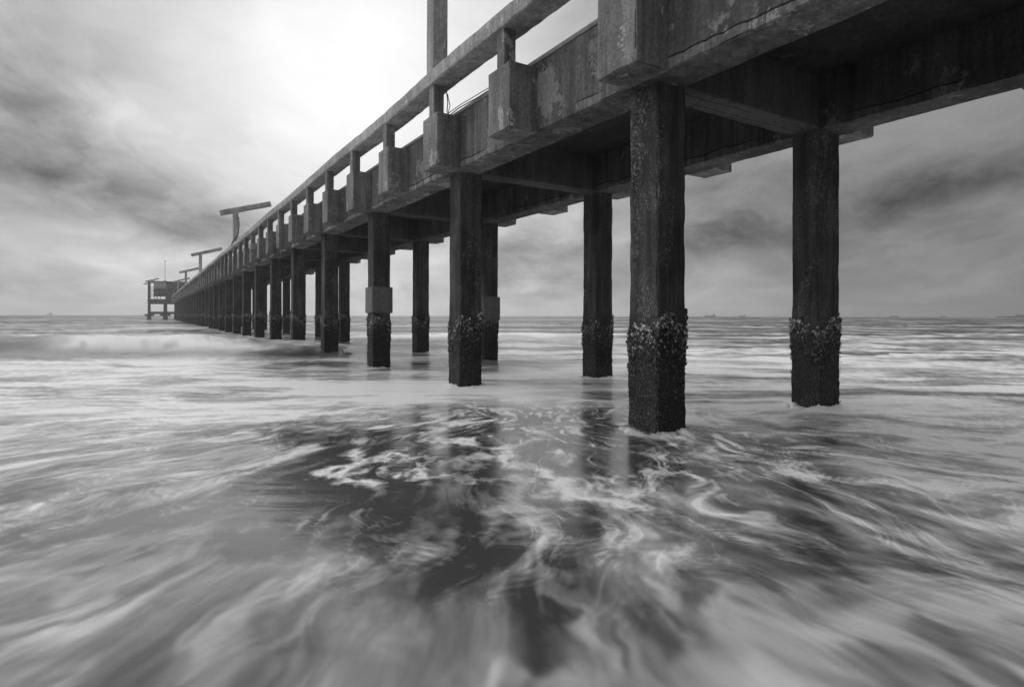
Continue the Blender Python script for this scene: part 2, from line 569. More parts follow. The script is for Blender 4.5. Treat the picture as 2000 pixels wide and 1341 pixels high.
def crust_mesh(seed, n=2000):
    rng = np.random.default_rng(seed)
    V, F = [], []
    k = 0
    hw = PW / 2 + 0.008
    while n > 0:
        s = rng.uniform(0, 4)
        side, q = int(s), (s % 1) * 2 - 1
        top = 1.13 + 0.09 * math.sin(s * 2.1 + seed) + 0.06 * math.sin(s * 5.3 + 2 * seed) + rng.normal(0, 0.03)
        if abs(q) > 0.75:
            top += 0.05 * rng.random()
        dep = rng.beta(1.0, 2.4) * 0.62
        if rng.random() < 0.16:
            dep = rng.uniform(0.3, 1.1)
        z = top - dep
        if z < 0.05:
            continue
        n -= 1
        size = rng.uniform(0.009, 0.023) * (1.15 if dep < 0.12 else 0.85) * (0.6 if dep > 0.42 else 1)
        ca, sa = [(1, 0), (0, 1), (-1, 0), (0, -1)][side]
        nrm = np.array((ca, sa, 0.0)); tan = np.array((-sa, ca, 0.0))
        c = nrm * (hw + rng.uniform(-0.005, 0.012)) + tan * q * hw + np.array((0, 0, z))
        # lean of the shell
        ax = nrm * rng.uniform(0.6, 1.1) + tan * rng.normal(0, 0.45) + np.array((0, 0, rng.normal(0.15, 0.45)))
        ax /= np.linalg.norm(ax)
        e1 = np.cross(ax, rng.normal(size=3)); e1 /= np.linalg.norm(e1)
        e2 = np.cross(ax, e1)
        el_ = rng.uniform(1.0, 1.35)
        m = 7
        for j in range(m):
            a = 2 * math.pi * j / m
            rr = size * rng.uniform(0.75, 1.15)
            V.append(c + e1 * math.cos(a) * rr * el_ + e2 * math.sin(a) * rr + ax * rng.uniform(-0.3, 0.45) * size)
        V.append(c + ax * size * rng.uniform(0.35, 0.8))
        V.append(c - ax * size * 0.7)
        for j in range(m):
            F.append((k + j, k + (j + 1) % m, k + m))
            F.append((k + (j + 1) % m, k + j, k + m + 1))
        k += m + 2
    return mesh_from('barnacle_crust', V, F, M['shell'], False)


pile_meshes = [pile_mesh(s) for s in (3, 11, 23)]
crust_meshes = [crust_mesh(s) for s in (1, 2, 3, 4)]
collar_m = MB()
hw, hi_ = PW / 2 + 0.045, PW / 2 + 0.018
collar_m.rbox((-hw, -hw, 1.24), (hw, hw, 1.84), 0.02, 0.08, 0.006, 0.012, 5)
collar_mesh = collar_m.mesh('repair_collar', M['collar'])
seg_mesh = {}

k = 0
for i in range(I0, I1 + 1):
    for row, v in enumerate((VA, VB)):
        u = bent_u(i)
        k += 1
        p = link('pile', pile_meshes[(i * 3 + row * 2 + i // 3) % 3], pier, (v, u, 0), R(90) * ((i + row) % 4))
        c = link('barnacle_crust', crust_meshes[(i + 2 * row) % 4], p, (0, 0, 0), R(90) * ((i // 2 + row) % 4))
        c.location = (0, 0, random.uniform(-0.06, 0.04))
        if i == 2:
            cc = link('repair_collar', collar_mesh, p)
            cc.location = (0, 0, 0 if row == 0 else -0.17)
            p['label'] = 'pile with a pale square repair collar above the barnacles'

# crossbeams
cb = MB().rbox((-1.27, -0.20, 0.02), (1.27, 0.20, 0.80), 0.018, 0.08, 0.007, 0.022, 31)
cb_mesh = cb.mesh('crossbeam', M['cross'])
for i in range(I0, I1 + 1):
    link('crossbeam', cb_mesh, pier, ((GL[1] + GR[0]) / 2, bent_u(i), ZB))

# edge girders and deck, one length per bay
def girder_mesh(seed, wd, mat='girder'):
    return MB().rbox((-wd / 2, -S / 2 + 0.004, 0), (wd / 2, S / 2 - 0.004, ZT - ZB), 0.016, 0.075, 0.007, 0.026, seed).mesh('edge_girder', M[mat])


g_l = [girder_mesh(s, GL[1] - GL[0]) for s in (41, 42, 43)]
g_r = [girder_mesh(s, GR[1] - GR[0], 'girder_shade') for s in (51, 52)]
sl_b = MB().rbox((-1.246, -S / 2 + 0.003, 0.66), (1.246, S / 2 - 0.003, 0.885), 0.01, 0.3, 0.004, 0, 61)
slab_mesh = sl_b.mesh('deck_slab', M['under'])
for i in range(I0, I1):
    um = bent_u(i) + S / 2
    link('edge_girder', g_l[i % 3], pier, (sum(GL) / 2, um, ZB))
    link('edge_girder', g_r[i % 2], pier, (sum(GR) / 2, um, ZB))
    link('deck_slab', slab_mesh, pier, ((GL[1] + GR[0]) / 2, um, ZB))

# blocks that carry the railing posts: two per bay on each side
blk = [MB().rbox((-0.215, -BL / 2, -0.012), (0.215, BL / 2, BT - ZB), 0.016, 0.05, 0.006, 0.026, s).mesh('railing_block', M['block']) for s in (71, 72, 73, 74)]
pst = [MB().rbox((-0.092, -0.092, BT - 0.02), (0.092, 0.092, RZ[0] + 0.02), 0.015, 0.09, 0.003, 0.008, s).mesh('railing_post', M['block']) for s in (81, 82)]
rest_b, rest_p = MB(), MB()
UB = 4.248
nr = 0
for j in range(2 * I0, 2 * I1 + 1):
    u = UB + j * S / 2
    jit = random.uniform(-0.02, 0.02)
    link('railing_block', blk[j % 4], pier, (BV + 0.215, u + jit, ZB), 0)
    link('railing_post', pst[j % 2], pier, (3.922, u + jit, 0))
    xr = 2 * (GL[0] + GR[1]) / 2
    if -2 <= j < 22:
        link('railing_block', blk[(j + 1) % 4], pier, (xr - BV - 0.215, u, ZB), R(180))
        link('railing_post', pst[j % 2], pier, (xr - 3.922, u, 0))
    else:
        rest_b.rbox((xr - BV - 0.43, u - BL / 2, ZB - 0.012), (xr - BV, u + BL / 2, BT), 0.03)
        rest_p.rbox((xr - 3.922 - 0.092, u - 0.092, BT - 0.02), (xr - 3.922 + 0.092, u + 0.092, RZ[0] + 0.02), 0.015)
for nm, b, mm in (('railing_block', rest_b, M['block']), ('railing_post', rest_p, M['block'])):
    o = link(nm, b.mesh(nm, mm), pier)
    o['kind'] = 'stuff'

# handrails
def rail(v0, v1, seed):
    u0, u1 = UB + I0 * S - 0.3, UB + I1 * S + 0.3
    v, f = rough_box((v0, u0, RZ[0]), (v1, u1, RZ[1]), 0.022, 0.12, 0.007, 0.022, seed, 2.5)
    v[:, 2] += 0.012 * np.sin(v[:, 1] * 2 * math.pi / S * 0.5 + seed) + 0.010 * vnoise(np.stack([v[:, 1] * 0.5, 0 * v[:, 1], 0 * v[:, 1]], 1), seed)
    v[:, 0] += 0.012 * vnoise(np.stack([v[:, 1] * 0.35, 0 * v[:, 1] + 5, 0 * v[:, 1]], 1), seed)
    return MB().raw(v, f).mesh('handrail', M['rail'])


link('handrail', rail(RV[0], RV[1], 91), pier)
link('handrail', rail(xr - RV[1], xr - RV[0], 92), pier)

# pier head: platform on columns
PU = 150.0
head_cols = [(-0.28, PU), (2.84, PU), (6.0, PU), (9.2, PU), (12.2, PU), (-0.28, PU + 9), (2.84, PU + 9), (6.0, PU + 9), (9.2, PU + 9), (12.2, PU + 9)]
colm = MB().rbox((-0.28, -0.28, -1), (0.28, 0.28, 3.6), 0.03, 0.4, 0.01, 0.02, 101)
colm.rbox((-0.42, -0.42, -1), (0.42, 0.42, 0.75), 0.08, 0.2, 0.03, 0.03, 102)
col_mesh = colm.mesh('platform_column', M['far'])
for (v, u) in head_cols:
    link('platform_column', col_mesh, pier, (v, u, 0))
b = MB().rbox((-0.6, PU - 0.3, 3.56), (12.6, PU + 9.4, 4.56), 0.03, 0.6, 0.01, 0.02, 103)
link('platform_slab', b.mesh('platform_slab', M['far']), pier)
for u in (PU, PU + 9):
    b = MB()
    prev = None
    xs = [q[0] for q in head_cols if q[1] == u]
    for a, c in zip(xs[:-1], xs[1:]):
        b.rbox((a + 0.25, u - 0.2, 1.22), (c - 0.25, u + 0.2, 1.78), 0.03)
        for s0, s1 in ((a + 0.25, a + 0.95), (c - 0.95, c - 0.25)):
            b.rbox((s0, u - 0.17, 0.82), (s1, u + 0.17, 1.24), 0.10)
    b.rbox((-1.15, u - 0.22, 0.8), (-0.5, u + 0.22, 1.25), 0.15)
    link('tie_beam', b.mesh('tie_beam', M['far']), pier)
b = MB()
vs = [-0.45 + 1.64 * j for j in range(3)]
for zz in (5.1, 5.6, 6.15, 6.6, 7.12):
    b.rbox((-0.5, PU - 0.28, zz), (3.5, PU - 0.16, zz + 0.14), 0.02)
for v in vs:
    b.rbox((v - 0.1, PU - 0.34, 4.5), (v + 0.1, PU - 0.1, 7.3), 0.02)
link('platform_railing', b.mesh('platform_railing', M['far']), pier)

# ------------------------------------------------------------------ lamp posts
def lamp_post_mesh(h0, h1, wd=0.262):
    return MB().rbox((-wd / 2, -wd / 2, h0), (wd / 2, wd / 2, h1), 0.02, 0.16, 0.005, 0.015, 111).mesh('post', M['post'])


def arm_mesh():
    b = MB()
    a, c = (-0.76, 0, -0.30), (1.80, 0, 0.46)
    a, c = np.array(a), np.array(c)
    Lr = np.linalg.norm(c - a)
    v, f = rough_box((0, -0.13, -0.14), (Lr, 0.13, 0.14), 0.02, 0.2, 0.005, 0.012, 121)
    ex = (c - a) / Lr
    ez = np.cross(ex, (0, 1, 0))
    b.raw(a + v[:, :1] * ex + v[:, 1:2] * np.array((0, 1, 0)) + v[:, 2:] * ez, f)
    return b.mesh('cross_arm', M['post'])


pm_, am_ = lamp_post_mesh(RZ[1] - 0.05, 6.92), arm_mesh()
LV = 3.938
lamp_labels = [
    'tall pale concrete lamp post nearest the camera, cut off by the top of the photo',
    'concrete lamp post with tilted cross arm and broken conduit hanging on it, largest whole one',
    'second whole T-shaped concrete lamp post, just beyond the one with the broken conduit',
    'small T-shaped lamp post far along the pier with its arm ending behind a nearer post',
    'tiny T-shaped lamp post standing in front of the house at the pier head']
for j, lb in enumerate(lamp_labels):
    u = UB + (1 + 6 * j) * S
    t_ = thing('lamp_post', lb, 'lamp post', (LV, u, 4.39), 'lamp posts along the pier railing')
    pj = link('post', pm_, t_, (LV, u, 0))
    link('cross_arm', am_, t_, (LV, u, 6.98))
    if j == 1:
        b = MB().tube([(0.16, -0.15, 6.25), (0.17, -0.16, 6.05), (0.12, -0.17, 5.6), (-0.05, -0.17, 5.3), (-0.16, -0.17, 5.15), (-0.22, -0.17, 4.95), (-0.14, -0.17, 4.9)], 0.028, 6)
        b.tube([(0.14, -0.15, 6.55), (0.16, -0.15, 6.35), (0.13, -0.15, 6.2)], 0.02, 6)
        link('conduit', b.mesh('conduit', M['cable']), t_, (LV, u, 0))
t_ = thing('lamp_post', 'dark lamp post with tilted arm at the left corner of the pier head platform', 'lamp post', (-0.28, PU + 0.15, 4.56), 'lamp posts along the pier railing')
link('post', MB().rbox((-0.28, -0.2, 4.5), (0.28, 0.2, 8.45), 0.03).mesh('post', M['far']), t_, (-0.28, PU + 0.15, 0))
link('cross_arm', am_, t_, (-0.28, PU + 0.15, 8.62))
b = MB().beam((-1.0, 0, 7.75), (1.0, 0, 8.35), 0.2, 0.22)
link('brace', b.mesh('brace', M['far']), t_, (-0.28, PU + 0.15, 0))

# ------------------------------------------------------------------ house on the pier head
hx0, hx1, hu0, hu1 = 0.55, 8.6, PU + 2.2, PU + 7.5
house = thing('pier_house', 'small flat roofed house with pale wall panel on the pier head', 'house', (4.5, PU + 4, 4.56))
b = MB().rbox((hx0, hu0, 7.05), (3.0, hu0 + 0.15, 8.42), 0.01)
link('wall_panel', b.mesh('wall_panel', M['wall']), house)['label'] = 'pale upper wall panel'
b = MB()
b.rbox((3.0, hu0 + 0.02, 4.56), (hx1, hu0 + 0.15, 8.3), 0.01)
b.rbox((hx0, hu1 - 0.15, 5.3), (hx1, hu1, 8.35), 0.01)
b.rbox((hx0, hu0 + 0.15, 7.0), (hx0 + 0.15, hu1 - 0.15, 8.4), 0.01)
b.rbox((hx1 - 0.15, hu0 + 0.15, 4.56), (hx1, hu1 - 0.15, 8.3), 0.01)
b.rbox((0.85, hu0 + 1.2, 5.2), (3.0, hu0 + 1.35, 7.0), 0.01)
for v in (hx0 + 0.05, 1.75):
    b.rbox((v, hu0 + 0.02, 4.56), (v + 0.14, hu0 + 0.14, 7.05), 0.01)
link('wall', b.mesh('wall', M['far']), house)
v_, f_ = rough_box((hx0 - 0.5, hu0 - 0.7, 8.42), (hx1 + 0.5, hu1 + 0.6, 8.62), 0.02)
link('roof', MB().raw(v_, f_).mesh('roof', M['far']), house)
b = MB().rbox((4.6, hu0 - 0.03, 4.7), (5.4, hu0 + 0.019, 6.7), 0.01)
link('door', b.mesh('door', M['window']), house)
b = MB().rbox((3.35, hu0 - 0.03, 6.0), (4.2, hu0 + 0.019, 7.2), 0.01)
link('window', b.mesh('window', M['window']), house)
b = MB().tube([(2.75, hu0 + 1, 8.6), (2.75, hu0 + 1, 13.2)], 0.05, 6)
b.rbox((2.5, hu0 + 0.75, 8.6), (3.0, hu0 + 1.25, 8.85), 0.05)
b.rbox((2.62, hu0 + 0.87, 13.1), (2.88, hu0 + 1.13, 13.35), 0.05)
link('antenna', b.mesh('antenna', M['steel']), house)

# ------------------------------------------------------------------ pipes and wire on the deck edge
def wavy(v, z, seed, amp=0.02, u0=-8.0, u1=UB + I1 * S):
    us = np.arange(u0, u1, 0.55)
    q = np.stack([us * 0.6, 0 * us + seed, 0 * us], 1)
    return np.stack([v + amp * vnoise(q, 3), us, z + amp * (0.5 + 0.5 * vnoise(q, 5))], 1)


def pipe(label, v, z, rad, mat, seed, amp):
    t = thing('pipe', label, 'pipe', (v, 4.0, z), 'pipes along the deck edge', MB().tube(wavy(v, z, seed, amp) - np.array((v, 4.0, z)), rad, 8).mesh('pipe', mat))
    return t


pipe('thin grey pipe nearest the outer edge of the deck behind the railing posts', 4.255, ZT + 0.045, 0.038, M['pipe'], 1, 0.008)
pipe('grey pipe lying just inside the outermost pipe along the deck edge', 4.36, ZT + 0.05, 0.042, M['pipe'], 2, 0.012)
t_ = thing('cable', 'thick dark cable lying beside the pipes along the deck edge', 'cable', (4.47, 4, ZT + 0.08), None,
           MB().tube(wavy(4.47, ZT + 0.10, 4, 0.03) - np.array((4.47, 4, ZT + 0.08)), 0.05, 8).mesh('cable', M['cable']))
u_ = UB + S - 0.12
b = MB().tube([(4.05, 0, 0.34), (4.06, -0.03, 0.16), (4.05, -0.02, 0.02), (4.07, -0.06, -0.06), (4.12, -0.3, 0.0), (4.2, -0.8, 0.03), (4.26, -1.4, 0.07), (4.32, -2.1, 0.09)], 0.009, 5)
b.tube([(4.06, -0.02, 0.30), (4.09, -0.05, 0.10), (4.06, -0.03, -0.02), (4.1, -0.4, 0.02), (4.22, -1.1, 0.08), (4.3, -1.9, 0.10)], 0.007, 5)
thing('loose_wire', 'thin loose wires hanging by the railing post under the tallest lamp post', 'wire', (0, u_, ZT + 0.02), None, b.mesh('loose_wire', M['cable']))

# ------------------------------------------------------------------ ships and far jetty
FR = (math.sin(R(YAW)), math.cos(R(YAW)))
RT = (math.cos(R(YAW)), -math.sin(R(YAW)))


def sea_point(lat, dist):
    return (lat * RT[0] + dist * FR[0], lat * RT[1] + dist * FR[1], 0.0)


def ship(label, lat, dist, length, kind):
    s = thing('ship', label, 'ship', sea_point(lat, dist), 'ships on the horizon')
    s.rotation_euler = (0, 0, R(-YAW))
    h = length / 2
    b = MB()
    prof = [(-h, 0.0, 1.6), (-h * 0.7, -0.4, 1.45), (h * 0.75, -0.4, 1.45), (h, 0.3, 1.8)]
    V, F = [], []
    for (x, zb, zt) in prof:
        wd = 1.6 if abs(x) < h * 0.9 else 0.5
        V += [(x, -wd, zt), (x, wd, zt), (x, wd * 0.7, zb - 0.3), (x, -wd * 0.7, zb - 0.3)]
    for q in range(3):
        for e in range(4):
            F.append((q * 4 + e, q * 4 + (e + 1) % 4, q * 4 + 4 + (e + 1) % 4, q * 4 + 4 + e))
    F += [(0, 1, 2, 3), (15, 14, 13, 12)]
    b.raw(V, F)
    o = bpy.data.objects.new('hull', b.mesh('hull', M['hull'], False)); col.objects.link(o); o.parent = s
    b = MB()
    sx = h * 0.62 if kind else -h * 0.6
    b.rbox((sx - 0.6, -1.0, 1.4), (sx + 0.6, 1.0, 2.5), 0.05)
    b.rbox((sx - 0.2, -0.3, 2.5), (sx + 0.15, 0.3, 2.9), 0.05)
    o = bpy.data.objects.new('bridge', b.mesh('bridge', M['ship_white'] if kind == 2 else M['hull'], False)); col.objects.link(o); o.parent = s
    b = MB().tube([(-sx * 0.8, 0, 1.3), (-sx * 0.8, 0, 2.5)], 0.08, 6)
    o = bpy.data.objects.new('mast', b.mesh('mast', M['hull'])); col.objects.link(o); o.parent = s
    return s


def lat(xp, d):
    return (xp - 1000) / 1134.3 * d


ship('dark long low ship on the horizon right of the nearest barnacled pile', lat(1387, 560), 560, 10.5, 1)
ship('faint small ship on the horizon a little right of the long dark ship', lat(1449, 640), 640, 8.0, 2)
ship('faint ship on the horizon right of the farther right hand pile', lat(1746, 620), 620, 9.5, 2)
ship('tiny ship on the horizon close beside the thin far mast', lat(1842, 640), 640, 6.0, 2)
ship('tiny dark ship on the horizon at the far left of the sea', lat(97, 620), 620, 4.5, 1)
mx = sea_point(lat(1829, 660), 660)
b = MB().tube([(0, 0, -0.3), (0, 0, 9.0)], [0.16, 0.10], 6)
for zz in (4.5, 6.5):
    b.tube([(-0.7, 0.1, zz), (0.7, -0.1, zz)], 0.09, 5)
thing('beacon_mast', 'thin faint beacon mast standing in the sea near the right edge', 'mast', mx, None, b.mesh('beacon_mast', M['steel']))
jd = 520
jx = sea_point(lat(1990, jd), jd)
jet = thing('jetty', 'low dark jetty on the horizon at the right edge of the photo', 'jetty', jx)
jet.rotation_euler = (0, 0, R(-YAW))
b = MB().rbox((-20, -1.5, 0.9), (24, 1.5, 1.5), 0.05)
for q in range(-9, 12):
    b.rbox((q * 2.1 - 0.2, -1.0, -0.5), (q * 2.1 + 0.2, 1.0, 0.95), 0.03)
o = bpy.data.objects.new('deck', b.mesh('deck', M['hull'], False)); col.objects.link(o); o.parent = jet
b = MB().rbox((-2, -1.2, 1.5), (14, 1.2, 2.9), 0.05)
o = bpy.data.objects.new('shed', b.mesh('shed', M['hull'], False)); col.objects.link(o); o.parent = jet

# ------------------------------------------------------------------ the sea
# Foam is laid out in metres on the sea: (lateral, forward) from the shore spot the surf runs up to.
TN = 1024


def spectrum(beta, lo, hi, seed, n=TN, asp=1.0):
    """periodic random field with a power-law spectrum between two wave numbers"""
    rng = np.random.default_rng(seed)
    kx = np.fft.fftfreq(n) * n
    kk = np.sqrt(kx[:, None] ** 2 + (asp * kx[None, :]) ** 2)
    amp = np.where((kk >= lo) & (kk <= hi), np.maximum(kk, 1) ** (-beta), 0)
    f = np.fft.ifft2(amp * np.exp(2j * np.pi * rng.random((n, n)))).real
    return (f / f.std()).astype(np.float32)


def rank(f):
    s = np.sort(f.ravel()[::37])
    return (np.searchsorted(s, f.ravel()).reshape(f.shape) / len(s)).astype(np.float32)


def samp(T, x, y, period):
    """bilinear, wrapped; period in metres"""
    fx = (x / period * TN) % TN
    fy = (y / period * TN) % TN
    ix = fx.astype(np.int32); iy = fy.astype(np.int32)
    tx = (fx - ix).astype(np.float32); ty = (fy - iy).astype(np.float32)
    ix %= TN; iy %= TN
    jx = (ix + 1) % TN; jy = (iy + 1) % TN
    return (T[iy, ix] * (1 - tx) + T[iy, jx] * tx) * (1 - ty) + (T[jy, ix] * (1 - tx) + T[jy, jx] * tx) * ty


def sst(x, lo, hi):
    q = np.clip((x - lo) / (hi - lo), 0, 1)
    return q * q * (3 - 2 * q)


T_big = spectrum(2.2, 3, 40, 26)
T_big2 = spectrum(2.2, 3, 40, 27)
T_fine = spectrum(1.15, 30, 300, 28)
_gy, _gx = np.meshgrid(np.arange(TN), np.arange(TN), indexing='ij')


def warped(T, amt, seed, lo=5, hi=80):
    wx = spectrum(2.1, lo, hi, seed) * amt
    wy = spectrum(2.1, lo, hi, seed + 1) * amt
    return samp(T, _gx + wx, _gy + wy, float(TN))


# wisps drawn out along x, torn at the edges
T_wisp = warped(spectrum(1.75, 9, 160, 21, asp=3.0), 13, 41, 5, 120)
T_wisp = T_wisp + 0.42 * warped(spectrum(1.5, 24, 260, 23, asp=4.0), 7, 51, 5, 160)
T_wisp = (T_wisp / T_wisp.std()).astype(np.float32)
T_lines = spectrum(1.2, 30, 360, 29, asp=11.0)
# lacing: bright where two drifting foam cells meet
_l1 = np.abs(warped(spectrum(1.9, 8, 70, 22), 20, 61))
_l2 = np.abs(warped(spectrum(1.8, 20, 200, 24), 12, 71))
T_lace = (np.exp(-(_l1 / 0.34) ** 2) * 0.9 + 0.40 * np.exp(-(_l2 / 0.30) ** 2) * np.exp(-(_l1 / 0.9) ** 2)).astype(np.float32)

# how much foam lies where: lateral m, forward m, tone 0..255 of the foam cover, set low under pile reflections
COVER = [
    (-12.6, 14.3, 175), (-9, 15, 185), (-6.5, 15.5, 150), (-4.6, 14.5, 125), (-3.2, 13, 140), (-9.3, 11.5, 186), (-6, 11.8, 182), (-3.6, 11.6, 170),
    (-8, 9.2, 186), (-5.2, 9.2, 186), (-2.8, 9.0, 205), (-1.6, 8.8, 215), (-0.7, 8.2, 190), (0.5, 8.0, 125), (1.3, 8.4, 125),
    (-6.4, 7.3, 185), (-4.2, 7.3, 190), (-2.4, 7.2, 188), (-1.1, 7.0, 130), (-0.2, 7.0, 105), (0.7, 6.9, 105), (2.2, 7.0, 190), (3.4, 7.2, 185), (5.2, 7.2, 185),
    (-5.0, 5.8, 165), (-3.5, 5.8, 160), (-2.5, 5.8, 140), (-1.9, 5.6, 95), (-1.2, 5.6, 90), (-0.5, 5.7, 92), (0.2, 5.8, 98), (1.0, 5.7, 108), (1.8, 5.6, 120), (2.2, 5.9, 170), (2.5, 5.7, 165), (3.1, 5.7, 130), (4.0, 5.7, 180), (5.0, 5.7, 185),
    (-4.0, 4.5, 150), (-3.0, 4.5, 142), (-2.2, 4.5, 118), (-1.65, 4.4, 72), (-1.2, 4.3, 60), (-0.75, 4.3, 62), (-0.35, 4.4, 90), (0.1, 4.5, 110), (0.6, 4.4, 120), (1.05, 4.4, 110), (1.6, 4.4, 160), (2.2, 4.4, 120), (2.75, 4.5, 165), (3.2, 4.5, 172), (4.0, 4.4, 170),
    (-3.4, 3.75, 125), (-2.6, 3.75, 115), (-2.0, 3.7, 95), (-1.5, 3.7, 75), (-1.0, 3.6, 76), (-0.4, 3.6, 122), (0.1, 3.55, 126), (0.45, 3.5, 118), (1.0, 3.6, 155), (1.5, 3.6, 162), (2.1, 3.6, 122), (3.0, 3.7, 155),
    (-2.8, 3.1, 130), (-2.1, 3.1, 110), (-1.5, 3.05, 108), (-1.0, 3.05, 125), (-0.5, 3.05, 126), (-0.1, 3.05, 152), (0.25, 3.05, 110), (0.75, 3.1, 155), (1.15, 3.1, 165), (1.6, 3.1, 108), (2.2, 3.1, 124), (2.8, 3.1, 130),
    (-2.2, 2.55, 140), (-1.65, 2.55, 102), (-1.15, 2.55, 148), (-0.7, 2.5, 138), (-0.35, 2.5, 128), (0.0, 2.5, 156), (0.3, 2.5, 92), (0.7, 2.5, 165), (1.1, 2.5, 155), (1.5, 2.5, 100), (1.9, 2.5, 108), (2.3, 2.5, 122),
    (-2.0, 2.15, 150), (-1.5, 2.15, 142), (-1.1, 2.15, 98), (-0.75, 2.15, 152), (-0.3, 2.15, 150), (0.1, 2.15, 168), (0.5, 2.15, 150), (0.9, 2.15, 122), (1.4, 2.15, 110), (1.9, 2.15, 118),
    (-1.8, 1.85, 148), (-1.1, 1.85, 118), (-0.6, 1.85, 152), (0.0, 1.85, 165), (0.5, 1.85, 150), (1.0, 1.85, 115), (1.7, 1.85, 115),
    (3.0, 5.6, 80), (2.55, 4.9, 85), (2.2, 4.15, 88), (1.98, 3.78, 100), (1.3, 5.3, 85), (1.1, 4.55, 90), (1.15, 6.4, 90), (3.0, 9.5, 180), (4.2, 9.5, 185), (6.0, 9.5, 190), (8.0, 9.5, 185), (3.2, 12, 190), (5.2, 12.2, 195), (8, 12, 185), (11, 12, 185), (4.6, 15.5, 220), (6.8, 15.5, 215), (10, 15, 190), (13, 15, 185),  # first points thin the foam to darken the reflections of the near piles
    (6, 20, 185), (9, 20, 165), (13, 20, 175), (18, 20, 180), (1.5, 18, 160), (1, 24, 140), (0.3, 31, 205), (1.4, 31, 240), (-2, 24, 115), (-4.5, 22, 105),
    (5, 27, 135), (10, 28, 135), (18, 30, 155), (25, 30, 160), (-22, 30, 130), (-30, 40, 130), (0, 45, 105), (15, 45, 115), (30, 45, 130), (60, 60, 120), (-50, 60, 110), (0, 120, 95), (80, 140, 110), (-100, 140, 95), (0, 400, 85), (300, 300, 95),
    (0, 1.2, 130), (0, -6, 130), (-6, 0, 140), (6, 0, 130)]
COVER = np.array(COVER, float)


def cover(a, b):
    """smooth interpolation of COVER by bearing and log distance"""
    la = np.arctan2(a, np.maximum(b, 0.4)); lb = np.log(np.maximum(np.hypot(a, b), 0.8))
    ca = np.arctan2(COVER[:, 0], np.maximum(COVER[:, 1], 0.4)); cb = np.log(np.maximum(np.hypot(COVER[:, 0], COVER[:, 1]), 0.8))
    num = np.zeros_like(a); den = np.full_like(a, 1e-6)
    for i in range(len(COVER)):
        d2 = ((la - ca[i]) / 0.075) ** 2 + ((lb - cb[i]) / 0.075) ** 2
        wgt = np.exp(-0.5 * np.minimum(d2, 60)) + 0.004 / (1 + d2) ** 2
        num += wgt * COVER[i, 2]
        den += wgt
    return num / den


SCRAPS = [(-1.62, 5.15, -1.40, 4.85, 0.09, 0.85), (-1.40, 4.85, -1.18, 4.62, 0.10, 0.95), (-1.18, 4.62, -1.05, 4.25, 0.09, 0.95), (-1.05, 4.25, -0.95, 4.05, 0.10, 0.95), (-1.25, 4.2, -1.05, 4.15, 0.06, 0.7),
          (-1.15, 4.62, -0.85, 4.72, 0.07, 0.85), (-0.85, 4.72, -0.62, 4.62, 0.05, 0.7), (-1.0, 4.75, -0.85, 5.3, 0.07, 0.6), (-2.0, 4.9, -1.95, 4.5, 0.06, 0.5),
          (-0.75, 6.1, -0.62, 5.65, 0.12, 0.8), (-0.62, 5.65, -0.25, 5.35, 0.10, 0.75), (-0.25, 5.35, 0.05, 4.95, 0.10, 0.75), (0.05, 4.95, 0.28, 4.4, 0.10, 0.7),
          (0.28, 4.4, 0.48, 3.9, 0.12, 0.65), (0.48, 3.9, 0.75, 3.3, 0.15, 0.62), (0.28, 4.4, 0.9, 4.05, 0.08, 0.5), (-0.25, 5.35, 0.35, 5.75, 0.07, 0.5), (0.35, 5.75, 0.75, 5.5, 0.07, 0.45),
          (-0.55, 4.5, -0.25, 4.2, 0.06, 0.4), (-0.25, 4.2, 0.0, 4.15, 0.06, 0.4), (0.0, 4.15, 0.1, 3.4, 0.09, 0.4), (1.0, 4.7, 1.3, 4.35, 0.06, 0.6), (1.3, 4.35, 1.45, 4.6, 0.05, 0.6), (1.3, 4.35, 0.75, 4.1, 0.06, 0.5),
          (1.9, 4.9, 2.2, 4.4, 0.07, 0.5), (2.2, 4.4, 1.7, 4.2, 0.06, 0.5), (1.4, 5.9, 1.9, 5.1, 0.07, 0.5), (1.1, 5.3, 1.9, 5.05, 0.06, 0.45), (0.3, 6.2, 0.8, 6.6, 0.10, 0.4)]


